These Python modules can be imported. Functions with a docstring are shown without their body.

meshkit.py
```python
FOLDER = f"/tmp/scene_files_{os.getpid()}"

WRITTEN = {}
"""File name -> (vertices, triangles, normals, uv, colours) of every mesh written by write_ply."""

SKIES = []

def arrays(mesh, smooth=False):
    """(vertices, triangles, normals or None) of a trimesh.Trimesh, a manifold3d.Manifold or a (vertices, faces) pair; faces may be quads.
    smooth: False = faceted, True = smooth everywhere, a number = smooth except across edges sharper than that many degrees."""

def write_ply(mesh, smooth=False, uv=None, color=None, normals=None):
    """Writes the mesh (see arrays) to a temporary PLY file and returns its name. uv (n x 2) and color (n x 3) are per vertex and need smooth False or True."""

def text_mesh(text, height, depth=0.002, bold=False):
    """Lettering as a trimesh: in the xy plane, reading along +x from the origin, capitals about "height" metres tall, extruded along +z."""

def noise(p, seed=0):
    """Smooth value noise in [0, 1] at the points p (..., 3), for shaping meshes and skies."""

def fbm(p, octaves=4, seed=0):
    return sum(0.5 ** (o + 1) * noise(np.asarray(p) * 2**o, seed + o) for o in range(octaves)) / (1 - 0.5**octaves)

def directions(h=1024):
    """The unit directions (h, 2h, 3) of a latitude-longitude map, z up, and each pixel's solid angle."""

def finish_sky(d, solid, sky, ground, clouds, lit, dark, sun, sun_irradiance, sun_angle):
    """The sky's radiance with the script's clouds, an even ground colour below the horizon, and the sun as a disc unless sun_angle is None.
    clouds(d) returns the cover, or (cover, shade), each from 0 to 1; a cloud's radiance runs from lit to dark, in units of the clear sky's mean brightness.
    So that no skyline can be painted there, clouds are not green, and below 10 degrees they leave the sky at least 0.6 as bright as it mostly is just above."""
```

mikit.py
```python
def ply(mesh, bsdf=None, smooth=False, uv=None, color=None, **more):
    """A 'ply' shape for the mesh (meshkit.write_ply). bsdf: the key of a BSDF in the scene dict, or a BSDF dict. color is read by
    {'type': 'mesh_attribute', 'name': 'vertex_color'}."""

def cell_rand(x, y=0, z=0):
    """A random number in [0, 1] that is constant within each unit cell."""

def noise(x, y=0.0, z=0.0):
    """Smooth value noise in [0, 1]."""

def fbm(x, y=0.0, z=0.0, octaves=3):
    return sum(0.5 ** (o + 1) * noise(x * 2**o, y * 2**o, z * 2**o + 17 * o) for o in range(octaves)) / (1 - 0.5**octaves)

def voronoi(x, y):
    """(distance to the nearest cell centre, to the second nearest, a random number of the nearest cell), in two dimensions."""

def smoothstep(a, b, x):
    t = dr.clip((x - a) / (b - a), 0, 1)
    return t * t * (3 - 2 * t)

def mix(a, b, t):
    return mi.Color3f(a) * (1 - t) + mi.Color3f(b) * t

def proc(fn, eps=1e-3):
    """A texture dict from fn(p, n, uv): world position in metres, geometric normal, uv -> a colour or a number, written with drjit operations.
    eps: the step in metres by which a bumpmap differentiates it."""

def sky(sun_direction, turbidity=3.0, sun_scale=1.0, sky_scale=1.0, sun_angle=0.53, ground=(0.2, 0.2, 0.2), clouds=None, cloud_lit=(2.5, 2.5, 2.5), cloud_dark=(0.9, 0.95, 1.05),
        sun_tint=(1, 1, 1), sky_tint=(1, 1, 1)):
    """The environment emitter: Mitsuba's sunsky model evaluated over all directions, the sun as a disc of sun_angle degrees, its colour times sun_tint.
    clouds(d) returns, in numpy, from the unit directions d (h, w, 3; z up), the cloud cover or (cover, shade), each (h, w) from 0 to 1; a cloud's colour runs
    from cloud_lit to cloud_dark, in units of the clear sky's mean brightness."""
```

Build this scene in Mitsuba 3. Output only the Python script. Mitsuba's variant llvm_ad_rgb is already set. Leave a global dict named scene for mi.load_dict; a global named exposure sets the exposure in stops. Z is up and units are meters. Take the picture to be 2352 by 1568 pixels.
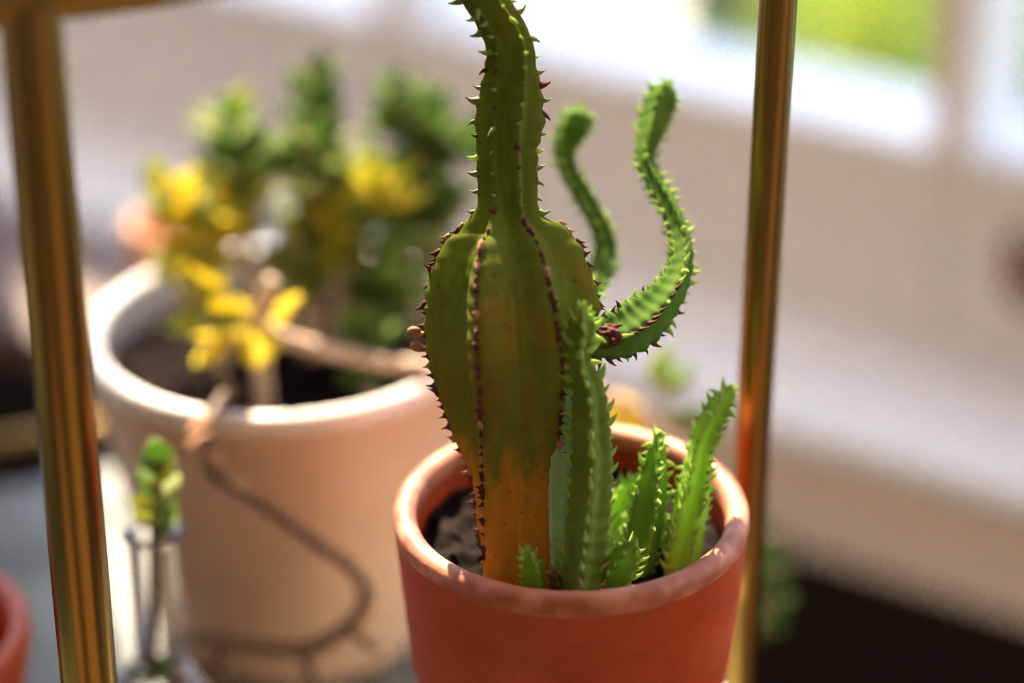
import math, random
import numpy as np, trimesh, mitsuba as mi, drjit as dr
import mikit, meshkit
from shapely.geometry import Polygon, Point

rng = np.random.default_rng(7)
random.seed(7)
V3 = np.array
scene, labels = {}, {}

# ------------------------------------------------------------------ camera, sky, sun, exposure
CAM = V3([-0.0164, -0.6477, 0.5134])
PITCH, ROLL = math.radians(27), math.radians(0.3)
FWD = V3([0, math.cos(PITCH), -math.sin(PITCH)])
_u0 = V3([0, math.sin(PITCH), math.cos(PITCH)])
RIGHT = V3([math.cos(ROLL), 0, 0]) - math.sin(ROLL) * _u0
UP = np.cross(RIGHT, FWD)
scene['camera'] = {'type': 'thinlens', 'fov': math.degrees(2 * math.atan(1176 / 6140)), 'fov_axis': 'x',
                   'aperture_radius': 0.0200, 'focus_distance': 0.727, 'near_clip': 0.01, 'far_clip': 200.0,
                   'to_world': mi.ScalarTransform4f().look_at(origin=CAM.tolist(), target=(CAM + FWD).tolist(), up=UP.tolist())}
SUN_AZ, SUN_EL = math.radians(-14.5), math.radians(49)
SUN = [math.sin(SUN_AZ) * math.cos(SUN_EL), math.cos(SUN_AZ) * math.cos(SUN_EL), math.sin(SUN_EL)]
scene['sky'] = mikit.sky(SUN, turbidity=3.5, sun_scale=2.8, sky_scale=2.5, sun_angle=0.6, ground=(0.30, 0.27, 0.22),
                         sun_tint=(1.0, 0.97, 0.92), sky_tint=(1.0, 1.0, 1.0))
exposure = 2.95

# ------------------------------------------------------------------ helpers
def numbered(key):
    if key not in scene and not any(k.startswith(key + '__') for k in scene):
        return key
    i = 1
    while True:
        k = f'{key}_{i:03d}'
        if k not in scene and not any(q.startswith(k + '__') for q in scene):
            return k
        i += 1

_count = {}
def part(holder, name, shape):
    """one entry below holder, numbered"""
    base = f'{holder}__{name}'
    i = _count.get(base, 0)
    _count[base] = i + 1
    key = base if i == 0 else f'{base}_{i:03d}'
    scene[key] = shape
    return key

def put(key, mesh, bsdf, smooth=40, **kw):
    key = numbered(key)
    scene[key] = mikit.ply(mesh, bsdf, smooth=smooth, **kw)
    return key

def sub(holder, name, mesh, bsdf, smooth=40, **kw):
    return part(holder, name, mikit.ply(mesh, bsdf, smooth=smooth, **kw))

def say(key, label=None, cat=None, group=None, kind=None):
    d = labels.setdefault(key, {})
    for k, v in (('label', label), ('category', cat), ('group', group), ('kind', kind)):
        if v:
            d[k] = v

def unit(v):
    v = np.asarray(v, float)
    return v / (np.linalg.norm(v, axis=-1, keepdims=True) + 1e-15)

def matrix(x, y, z, o):
    m = np.eye(4)
    m[:3, 0], m[:3, 1], m[:3, 2], m[:3, 3] = x, y, z, o
    return m

def T4(m):
    return mi.ScalarTransform4f(m.tolist())

def moved(mesh, m):
    q = mesh.copy()
    q.apply_transform(m)
    return q

def grid_mesh(P, closed_u=True, cap0=True, cap1=True):
    """rings P (n, m, 3) -> mesh"""
    n, m = P.shape[:2]
    i, j = np.meshgrid(np.arange(n - 1), np.arange(m if closed_u else m - 1), indexing='ij')
    a, b = i * m + j, i * m + (j + 1) % m
    c, d = a + m, b + m
    f = np.vstack([np.stack([a, b, d], -1).reshape(-1, 3), np.stack([a, d, c], -1).reshape(-1, 3)])
    v = P.reshape(-1, 3)
    for on, ring, flip in ((cap0, 0, True), (cap1, n - 1, False)):
        if on:
            k = len(v)
            v = np.vstack([v, P[ring].mean(0)])
            r = ring * m + np.arange(m)
            t = np.stack([r, np.roll(r, -1), np.full(m, k)], -1)
            f = np.vstack([f, t[:, ::-1] if flip else t])
    return trimesh.Trimesh(v, f, process=False)

def lathe(profile, segs=96, centre=(0, 0, 0), cap=True):
    """profile (r, z) going up the outside and back down the inside; r = 0 at the ends closes it"""
    p = np.asarray(profile, float)
    a = np.arange(segs) * 2 * np.pi / segs
    P = np.stack([p[:, None, 0] * np.cos(a), p[:, None, 0] * np.sin(a), np.broadcast_to(p[:, None, 1], (len(p), segs))], -1)
    return grid_mesh(P + np.asarray(centre), cap0=cap, cap1=cap)

def arc(cx, cz, r, a0, a1, n=8):
    t = np.radians(np.linspace(a0, a1, n))
    return [(cx + r * math.cos(x), cz + r * math.sin(x)) for x in t]

def spline(pts, n):
    """Catmull-Rom through rows of pts, n samples evenly in chord length"""
    p = np.asarray(pts, float)
    q = np.vstack([2 * p[0] - p[1], p, 2 * p[-1] - p[-2]])
    out = []
    for i in range(1, len(q) - 2):
        t = np.linspace(0, 1, 24, endpoint=False)[:, None]
        a, b, c, d = q[i - 1], q[i], q[i + 1], q[i + 2]
        out.append(0.5 * (2 * b + (c - a) * t + (2 * a - 5 * b + 4 * c - d) * t**2 + (3 * b - a - 3 * c + d) * t**3))
    out.append(p[-1:])
    s = np.vstack(out)
    L = np.concatenate([[0], np.cumsum(np.linalg.norm(np.diff(s[:, :3], axis=0), axis=1))])
    w = np.linspace(0, L[-1], n)
    return np.stack([np.interp(w, L, s[:, k]) for k in range(s.shape[1])], 1)

def frames(path, ref=(0, -1, 0)):
    """tangent, front, side along the path; front starts towards ref and is carried along"""
    t = unit(np.gradient(path, axis=0))
    A = np.zeros_like(path)
    a = np.asarray(ref, float)
    for i in range(len(path)):
        a = unit(a - t[i] * (a @ t[i]))
        A[i] = a
    return t, A, np.cross(t, A)

def tube(pts, segs=12, n=60, mm=False, bumps=0.0, seed=0):
    s = spline(pts, n) * (0.001 if mm else 1)
    t, A, B = frames(s[:, :3])
    a = np.arange(segs) * 2 * np.pi / segs
    r = s[:, 3:4] * np.ones(segs)
    if bumps:
        q = s[:, None, :3] + 0.002 * (np.cos(a)[None, :, None] * A[:, None] + np.sin(a)[None, :, None] * B[:, None])
        r = r * (1 + bumps * (meshkit.fbm(q * 260, 3, seed) - 0.5) * 2)
    P = s[:, None, :3] + r[..., None] * (np.cos(a)[None, :, None] * A[:, None] + np.sin(a)[None, :, None] * B[:, None])
    return grid_mesh(P), s

def rounded_box(size, r, n=3):
    import manifold3d as m3
    x, y, z = [max(s / 2 - r, 1e-5) for s in size]
    s = m3.Manifold.sphere(r, 4 * n)
    h = m3.Manifold.batch_hull([s.translate((a * x, b * y, c * z)) for a in (-1, 1) for b in (-1, 1) for c in (-1, 1)])
    m = h.to_mesh()
    return trimesh.Trimesh(np.array(m.vert_properties[:, :3]), np.array(m.tri_verts), process=False)

def prism(poly, z0, z1):
    m = trimesh.creation.extrude_polygon(Polygon(poly) if not isinstance(poly, Polygon) else poly, z1 - z0, engine='earcut')
    m.apply_translation([0, 0, z0])
    return m

# ------------------------------------------------------------------ materials
def P(**k):
    return {'type': 'principled', **k}

def rgb(*c):
    return {'type': 'rgb', 'value': list(c)}

def proc(fn, eps=1e-3):
    return mikit.proc(fn, eps)

nz, fb, sst, mix = mikit.noise, mikit.fbm, mikit.smoothstep, mikit.mix

def bumped(bsdf, fn, scale, eps=4e-4):
    return {'type': 'bumpmap', 'tex': proc(fn, eps), 'scale': scale, 'bsdf': bsdf}

def clay(p, n, uv):
    a = fb(p.x * 60, p.y * 60, p.z * 90, 4)
    b = nz(p.x * 900, p.y * 900, p.z * 900)
    c = mix((0.33, 0.036, 0.0045), (0.45, 0.058, 0.009), a)
    c = mix(c, (0.50, 0.11, 0.03), 0.30 * sst(0.62, 0.8, fb(p.x * 35 + 9, p.y * 35, p.z * 30, 3)))
    return c * (0.92 + 0.16 * b)

def chalk(p, n, uv):
    a = fb(p.x * 160, p.y * 160, p.z * 160, 3)
    return mix((0.31, 0.078, 0.034), (0.50, 0.185, 0.105), sst(0.25, 0.75, a))

scene['mat_sunlit_clay'] = P(base_color=proc(lambda p, n, uv: mix((0.52, 0.27, 0.16), (0.66, 0.38, 0.25), nz(p.x * 160, p.y * 160, p.z * 160))), roughness=0.8, specular=0.3)  # terracotta made paler, sunlight put into its colour
scene['mat_terracotta_rim'] = bumped(P(base_color=proc(chalk), roughness=0.55, specular=0.6), lambda p, n, uv: fb(p.x * 700, p.y * 700, p.z * 700, 2), 0.00012)
scene['mat_terracotta'] = bumped(P(base_color=proc(clay), roughness=0.54, specular=0.6), lambda p, n, uv: fb(p.x * 700, p.y * 700, p.z * 700, 2), 0.00012)

def blush(p, n, uv):
    a = fb(p.x * 12, p.y * 12, p.z * 60, 3)
    return mix((0.56, 0.40, 0.28), (0.64, 0.47, 0.34), a)

scene['mat_blush_ceramic'] = P(base_color=proc(blush), roughness=0.45, specular=0.4)
scene['mat_white_glaze'] = P(base_color=rgb(0.80, 0.76, 0.74), roughness=0.18, specular=0.6)
scene['mat_cream_stoneware'] = P(base_color=rgb(0.78, 0.70, 0.52), roughness=0.5, specular=0.4)

def soil_colour(p, n, uv):
    a = nz(p.x * 500, p.y * 500, p.z * 500)
    return mix((0.005, 0.003, 0.0026), (0.022, 0.013, 0.011), a * a * a)

scene['mat_soil'] = P(base_color=proc(soil_colour), roughness=0.95, specular=0.1)

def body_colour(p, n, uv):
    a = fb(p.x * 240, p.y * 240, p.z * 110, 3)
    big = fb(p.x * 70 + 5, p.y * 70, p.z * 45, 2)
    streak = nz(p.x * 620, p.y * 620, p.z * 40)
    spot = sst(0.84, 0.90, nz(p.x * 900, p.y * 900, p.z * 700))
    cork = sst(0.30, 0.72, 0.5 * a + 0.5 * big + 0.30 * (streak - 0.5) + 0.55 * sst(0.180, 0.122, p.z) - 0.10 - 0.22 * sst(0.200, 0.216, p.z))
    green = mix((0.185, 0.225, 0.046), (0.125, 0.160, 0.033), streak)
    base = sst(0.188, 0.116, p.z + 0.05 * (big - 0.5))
    brown = mix(mix((0.36, 0.235, 0.050), (0.22, 0.135, 0.032), streak), mix((0.58, 0.31, 0.060), (0.42, 0.21, 0.042), streak), sst(0.25, 0.80, base + 0.7 * (a - 0.5)))  # real corky ochre, brightened for light bounced off soil and rim
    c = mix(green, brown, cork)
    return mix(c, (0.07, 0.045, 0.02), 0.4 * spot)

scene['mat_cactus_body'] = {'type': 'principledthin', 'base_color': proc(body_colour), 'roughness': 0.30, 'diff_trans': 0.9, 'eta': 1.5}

def stem_colour(p, n, uv):
    a = fb(p.x * 260, p.y * 260, p.z * 140, 3)
    return mix((0.17, 0.36, 0.055), (0.28, 0.46, 0.085), a)

scene['mat_young_stem'] = {'type': 'principledthin', 'base_color': proc(stem_colour), 'roughness': 0.32, 'diff_trans': 0.95, 'eta': 1.4}

def arm_colour(p, n, uv):
    a = fb(p.x * 260, p.y * 260, p.z * 140, 3)
    return mix((0.070, 0.165, 0.032), (0.150, 0.260, 0.060), a)

scene['mat_arm'] = {'type': 'principledthin', 'base_color': proc(arm_colour), 'roughness': 0.32, 'diff_trans': 0.8, 'eta': 1.4}

def glow_stem(p, n, uv):
    a = fb(p.x * 260, p.y * 260, p.z * 140, 3)
    return mix((0.33, 0.56, 0.09), (0.46, 0.66, 0.14), a)

scene['mat_thin_stem'] = {'type': 'principledthin', 'base_color': proc(glow_stem), 'roughness': 0.32, 'diff_trans': 1.3, 'eta': 1.4}

def old_stem(p, n, uv):
    a = fb(p.x * 260, p.y * 260, p.z * 140, 3)
    return mix((0.105, 0.200, 0.034), (0.22, 0.29, 0.060), a)

scene['mat_old_stem'] = {'type': 'principledthin', 'base_color': proc(old_stem), 'roughness': 0.38, 'diff_trans': 0.6, 'eta': 1.4}

def skylit_mint_colour(p, n, uv):
    a = fb(p.x * 300, p.y * 300, p.z * 160, 3)
    return mix((0.34, 0.56, 0.26), (0.46, 0.66, 0.36), a)

scene['mat_skylit_mint'] = {'type': 'principledthin', 'base_color': proc(skylit_mint_colour), 'roughness': 0.45, 'diff_trans': 0.6, 'eta': 1.4}  # mint paleness is skylight put into the stem colour
scene['mat_tooth_green'] = {'type': 'principledthin', 'base_color': rgb(0.40, 0.56, 0.15), 'roughness': 0.45, 'diff_trans': 0.9, 'eta': 1.4}
scene['mat_tooth_dark'] = P(base_color=rgb(0.14, 0.19, 0.05), roughness=0.5)
scene['mat_thorn_brown'] = P(base_color=rgb(0.075, 0.020, 0.014), roughness=0.7, specular=0.2)
scene['mat_thorn_tan'] = P(base_color=rgb(0.33, 0.17, 0.09), roughness=0.7, specular=0.2)
LEAF = {'dark': (0.13, 0.23, 0.065), 'green': (0.25, 0.39, 0.11), 'pale': (0.46, 0.54, 0.24), 'yellow': (0.82, 0.70, 0.08), 'lime': (0.60, 0.62, 0.09)}
for k, c in LEAF.items():
    scene['mat_leaf_' + k] = {'type': 'principledthin', 'base_color': rgb(*c), 'roughness': 0.16, 'diff_trans': 1.0, 'eta': 1.5}

def bark(p, n, uv):
    a = fb(p.x * 300, p.y * 300, p.z * 300, 3)
    return mix((0.060, 0.032, 0.014), (0.115, 0.065, 0.026), a)

scene['mat_vine'] = P(base_color=proc(bark), roughness=0.6)

def pale_bark(p, n, uv):
    a = fb(p.x * 300, p.y * 300, p.z * 300, 3)
    return mix((0.42, 0.29, 0.20), (0.60, 0.46, 0.36), a)

scene['mat_pale_stem'] = P(base_color=proc(pale_bark), roughness=0.55)
scene['mat_brass'] = P(base_color=rgb(0.30, 0.195, 0.060), metallic=1.0, roughness=0.27)

def slab(p, n, uv):
    a = fb(p.x * 14, p.y * 14, p.z * 14, 2)
    q = fb(p.x * 9 + 3, p.y * 9, 0.5, 3)
    v = sst(0.47, 0.5, q) * sst(0.53, 0.5, q)
    return mix(mix((0.055, 0.068, 0.056), (0.095, 0.112, 0.096), a), (0.18, 0.195, 0.175), 0.5 * v)

scene['mat_green_marble'] = P(base_color=proc(slab), roughness=0.30, specular=0.4)

def paint(p, n, uv):
    a = nz(p.x * 8, p.y * 8, p.z * 8)
    return mix((0.80, 0.76, 0.70), (0.85, 0.81, 0.75), a)

scene['mat_paint'] = P(base_color=proc(paint), roughness=0.42, specular=0.4)
scene['mat_skylit_paint'] = P(base_color=rgb(0.79, 0.80, 0.81), roughness=0.42, specular=0.4)  # white frame paint with cool skylight put into its colour
scene['mat_exterior_paint'] = P(base_color=rgb(0.82, 0.81, 0.79), roughness=0.5, specular=0.3)

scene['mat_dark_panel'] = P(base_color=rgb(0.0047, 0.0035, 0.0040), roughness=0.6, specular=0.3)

scene['mat_wall'] = P(base_color=rgb(0.63, 0.555, 0.455), roughness=0.9, specular=0.2)

def boards(p, n, uv):
    k = mikit.cell_rand(p.x / 0.12, dr.floor((p.y + 0.7 * dr.floor(p.x / 0.12)) / 1.4))
    g = nz(p.x * 60, p.y * 4, 0.0)
    return mix((0.12, 0.075, 0.045), (0.22, 0.14, 0.085), 0.5 * k + 0.5 * g)

scene['mat_wood_floor'] = P(base_color=proc(boards), roughness=0.35, specular=0.4)
scene['mat_pane'] = {'type': 'thindielectric', 'int_ior': 1.5}
scene['mat_bottle'] = {'type': 'dielectric', 'int_ior': 1.5}
scene['mat_bronze'] = P(base_color=rgb(0.26, 0.09, 0.06), metallic=0.6, roughness=0.4)

def lawn(p, n, uv):
    a = nz(p.x * 1.2, p.y * 1.2, 0.0)
    b = nz(p.x * 40, p.y * 40, 0)
    return mix((0.016, 0.034, 0.012), (0.034, 0.058, 0.020), 0.6 * a + 0.4 * b)

scene['mat_lawn'] = P(base_color=proc(lawn), roughness=0.9, specular=0.1)
scene['mat_paving'] = P(base_color=rgb(0.62, 0.60, 0.56), roughness=0.85, specular=0.2)
scene['mat_bush'] = {'type': 'principledthin', 'base_color': rgb(0.17, 0.30, 0.08), 'roughness': 0.5, 'diff_trans': 0.8, 'eta': 1.4}
scene['mat_bush_lime'] = {'type': 'principledthin', 'base_color': rgb(0.45, 0.55, 0.08), 'roughness': 0.5, 'diff_trans': 0.9, 'eta': 1.4}

# ------------------------------------------------------------------ the room: a straight row of windows that turns into an angled bay at its left end
FLOOR, CEIL, GROUND = -0.78, 2.22, -1.15
W = 0.306                                    # width of one window
U0, N0 = V3([-0.831, 0.557]), V3([0.557, 0.831])
BASE = V3([0.108, 0.4903])
def rot2(v, deg):
    c, s = math.cos(math.radians(deg)), math.sin(math.radians(deg))
    return V3([c * v[0] - s * v[1], s * v[0] + c * v[1]])
LEFT, RIGHTN = 5, 5
def turn(k):
    return 60 if k > 2 else 0
dirs = {k: (rot2(U0, turn(k)), rot2(N0, turn(k))) for k in range(-RIGHTN, LEFT + 1)}
corner = {0: BASE - 0.084 * U0}              # corner k is the right end of window k
for k in range(0, LEFT + 1):
    corner[k + 1] = corner[k] + W * dirs[k][0]
for k in range(-1, -RIGHTN - 1, -1):
    corner[k] = corner[k + 1] - W * dirs[k][0]

def bis(k):
    na = dirs[max(k - 1, -RIGHTN)][1]
    nb = dirs[min(k, LEFT)][1]
    b = unit(na + nb)
    return b / (b @ na)

def off(k, h, along=0.0):
    """plan point at corner k, h outwards of the frame's inner face"""
    return corner[k] + h * bis(k) + along * dirs[min(max(k, -RIGHTN), LEFT)][0]

def bay(k, h0, h1, z0, z1, inset=0.0):
    u = dirs[k][0]
    q = [off(k, h0) + inset * u, off(k + 1, h0) - inset * u, off(k + 1, h1) - inset * u, off(k, h1) + inset * u]
    poly = Polygon(q)
    return prism(poly if poly.exterior.is_ccw else Polygon(q[::-1]), z0, z1)

def nosed(k):
    """a sill board with a rounded front edge"""
    prof = [(0.0, -0.058), (0.0, -0.041)] + [(-0.113 + 0.0085 - 0.0085 * math.sin(math.radians(a)), -0.0495 + 0.0085 * math.cos(math.radians(a))) for a in np.linspace(0, 180, 9)]
    a = V3([[*off(k, h), z] for h, z in prof])
    b = V3([[*off(k + 1, h), z] for h, z in prof])
    return grid_mesh(np.stack([b, a]))

TOPZ = 2.00
for k in range(-RIGHTN, LEFT + 1):
    i = k + RIGHTN + 1
    w = f'window_{i}'
    sub(w, 'bottom_rail', bay(k, 0.0, 0.032, -0.041, 0.050, 0.0008), 'mat_paint', False)
    sub(w, 'top_rail', bay(k, 0.0, 0.032, TOPZ - 0.07, TOPZ, 0.0008), 'mat_paint', False)
    u, nn = dirs[k]
    sub(w, 'exterior_sill', bay(k, 0.0325, 0.074, 0.020, 0.045, 0.0004), 'mat_exterior_paint', False)
    ends = [(0.0, W)] if k not in (1, 2) else [(0.0, W + 0.014)] if k == 1 else [(0.158, W)]
    for w0, w1 in ends:
        a, b = corner[k] + 0.018 * nn + (w0 + 0.0095) * u, corner[k] + 0.018 * nn + (w1 - 0.0095) * u
        pane = trimesh.Trimesh(V3([[*a, 0.05], [*b, 0.05], [*b, TOPZ - 0.07], [*a, TOPZ - 0.07]]), V3([[0, 1, 2], [0, 2, 3]]), process=False)
        sub(w, 'pane', pane, 'mat_pane', False)
    say(w, kind='structure')
    s = put('window_sill', nosed(k), 'mat_skylit_paint', 30); say(s, kind='structure')
    t = put('trim_1', bay(k, -0.098, -0.0801, -0.110, -0.0585), 'mat_paint', False)
    say(t, kind='structure')
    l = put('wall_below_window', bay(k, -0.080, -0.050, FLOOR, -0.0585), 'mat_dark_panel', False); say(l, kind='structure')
    hd = put('wall_above_window', bay(k, -0.02, 0.06, TOPZ + 0.001, CEIL), 'mat_wall', False); say(hd, kind='structure')
for k in range(-RIGHTN, LEFT + 2):           # the posts between the windows; the third window and the angled bay are wider
    if k in (2, 4, 5):
        continue
    b = unit(bis(k)); e = V3([-b[1], b[0]])
    c = corner[k]
    q = [c - 0.004 * b + 0.0085 * e, c - 0.004 * b - 0.0085 * e, c + 0.060 * b - 0.0085 * e, c + 0.060 * b + 0.0085 * e]
    poly = Polygon(q)
    m = put('window_post', prism(poly if poly.exterior.is_ccw else Polygon(q[::-1]), 0.0505, TOPZ - 0.0005), 'mat_paint', False); say(m, kind='structure')

# two unseen piers added to keep sun off the shelf and the left sill
for _k, _w0, _w1 in ((2, 0.006, 0.165), (3, 0.010, 0.19)):
    _c, _u, _n = corner[_k], dirs[_k][0], dirs[_k][1]
    _q = [_c + _w0 * _u - 0.006 * _n, _c + _w1 * _u - 0.006 * _n, _c + _w1 * _u + 0.02 * _n, _c + _w0 * _u + 0.02 * _n]
    _p = Polygon(_q)
    pr = put('added_shade_pier', prism(_p if _p.exterior.is_ccw else Polygon(_q[::-1]), 0.0505, TOPZ - 0.0705), 'mat_wall', False)
    say(pr, kind='structure')

# floor, ceiling and the rest of the walls
lend, rend = off(LEFT + 1, -0.02), off(-RIGHTN, -0.02)
BACK = -3.0
XL, XR = lend[0] - 1.2, rend[0] + 1.0
room = [tuple(off(k, -0.05)) for k in range(-RIGHTN, LEFT + 2)] + [(lend[0] - 0.9, BACK), (rend[0] + 0.5, BACK)]
rp = Polygon(room)
fl = put('floor', prism(rp if rp.exterior.is_ccw else Polygon(room[::-1]), FLOOR - 0.03, FLOOR), 'mat_wood_floor', False); say(fl, kind='structure')
top = [tuple(off(k, 0.06)) for k in range(-RIGHTN, LEFT + 2)] + [(lend[0] - 0.9, BACK), (rend[0] + 0.5, BACK)]
tp = Polygon(top)
ce = put('ceiling', prism(tp if tp.exterior.is_ccw else Polygon(top[::-1]), CEIL + 0.0005, CEIL + 0.05), 'mat_wall', False); say(ce, kind='structure')

def slabwall(name, a, b, t=0.08):
    a, b = V3(a), V3(b)
    d = unit(b - a); nn = V3([d[1], -d[0]]) * t
    q = [a, b, b + nn, a + nn]
    p_ = Polygon(q)
    key = put(name, prism(p_ if p_.exterior.is_ccw else Polygon(q[::-1]), FLOOR, CEIL), 'mat_wall', False)
    say(key, kind='structure')
A0, A1, A2, A3 = off(LEFT + 1, -0.0205), V3([lend[0] - 0.9, BACK]), V3([rend[0] + 0.5, BACK]), off(-RIGHTN, -0.0205)
slabwall('wall_left', A1, A0)
slabwall('wall_back', A2, A1)
slabwall('wall_right', A3, A2)

# ------------------------------------------------------------------ outside
gd = put('ground_garden', prism(Point(0, 0).buffer(30), GROUND - 0.05, GROUND), 'mat_lawn', False); say(gd, kind='structure')
T2 = rot2(V3([1, 0]), 0)
walk = [tuple(corner[k] + N0 * 0.16) for k in (0,)]
def ground_quad(name, q, z0, z1, m):
    p_ = Polygon(q)
    key = put(name, prism(p_ if p_.exterior.is_ccw else Polygon(q[::-1]), z0, z1), m, False)
    say(key, kind='structure')

def yard(x, y):                              # x along the window wall (to the left), y outwards
    return tuple(BASE + x * U0 + y * N0)

ground_quad('terrace_paving', [yard(0.25, 0.3), yard(6.5, 0.3), yard(9.0, 7.5), yard(4.48, 7.5)], GROUND + 0.0005, GROUND + 0.03, 'mat_paving')

pb = 'added_shade_beam'                            # unseen beam, added to keep the sun off the window sill
def beam_quad(x0, x1, y0, y1):
    q = [yard(x0, y0), yard(x1, y0), yard(x1, y1), yard(x0, y1)]
    p_ = Polygon(q)
    return p_ if p_.exterior.is_ccw else Polygon(q[::-1])
scene[pb] = mikit.ply(prism(beam_quad(-3.0, 3.4, 0.80, 0.88), 1.395, 1.64), 'mat_exterior_paint', smooth=False)
say(pb, kind='structure')
for x in (-2.95, 3.3):
    q_ = put('added_beam_post', prism(beam_quad(x, x + 0.1, 0.80, 0.90), GROUND - 0.02, 1.3945), 'mat_exterior_paint', False)  # unseen posts, added only to carry the shading beam
    say(q_, kind='structure')

def leafy(centre, radii, n, size, seed):
    """a mass of small leaf blades around a rounded crown"""
    r = np.random.default_rng(seed)
    d = unit(r.normal(size=(n, 3)))
    p = V3(centre) + d * V3(radii) * (0.55 + 0.45 * r.random((n, 1)) ** 0.5)
    a = unit(r.normal(size=(n, 3)) + d * 0.8)
    b = unit(np.cross(a, r.normal(size=(n, 3))))
    L, w = size * (0.7 + 0.6 * r.random((n, 1))), 0.45
    v = np.stack([p, p + L * (0.5 * a + w * b * 0.5), p + L * a, p + L * (0.5 * a - w * b * 0.5)], 1).reshape(-1, 3)
    i = np.arange(n)[:, None] * 4
    return trimesh.Trimesh(v, np.vstack([i + [0, 1, 2], i + [0, 2, 3]]), process=False)

def bush(pos, radii, n, size, m, label, seed):
    h = numbered('garden_shrub')
    c = V3([*yard(*pos), GROUND + radii[2] * 0.95])
    for q in range(5):
        t = 2 * math.pi * q / 5 + seed
        e = c + V3([math.cos(t), math.sin(t), 0.1]) * V3(radii) * 0.6
        st = V3([[*yard(*pos), GROUND - 0.02, 0.03], [*(0.5 * (c + e) - V3([0, 0, radii[2] * 0.4])), 0.02], [*e, 0.008]])
        sub(h, 'branch', tube(st, 6, 10)[0], 'mat_vine')
    key = sub(h, 'foliage', leafy(c, radii, n, size, seed), m, False)
    say(key, kind='stuff')
    say(h, label, 'shrub', kind='thing')

bush((1.24, 2.85), (0.20, 0.20, 0.20), 700, 0.07, 'mat_bush_lime', 'bright lime shrub in the garden, seen through the middle window beside the window post', 3)
bush((1.85, 3.35), (0.22, 0.20, 0.20), 700, 0.08, 'mat_bush', 'dull green shrub in the garden left of the bright lime shrub', 4)
bush((0.86, 2.55), (0.20, 0.18, 0.16), 700, 0.07, 'mat_bush', 'green shrub in the garden, seen through the window at the right edge', 5)

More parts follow.
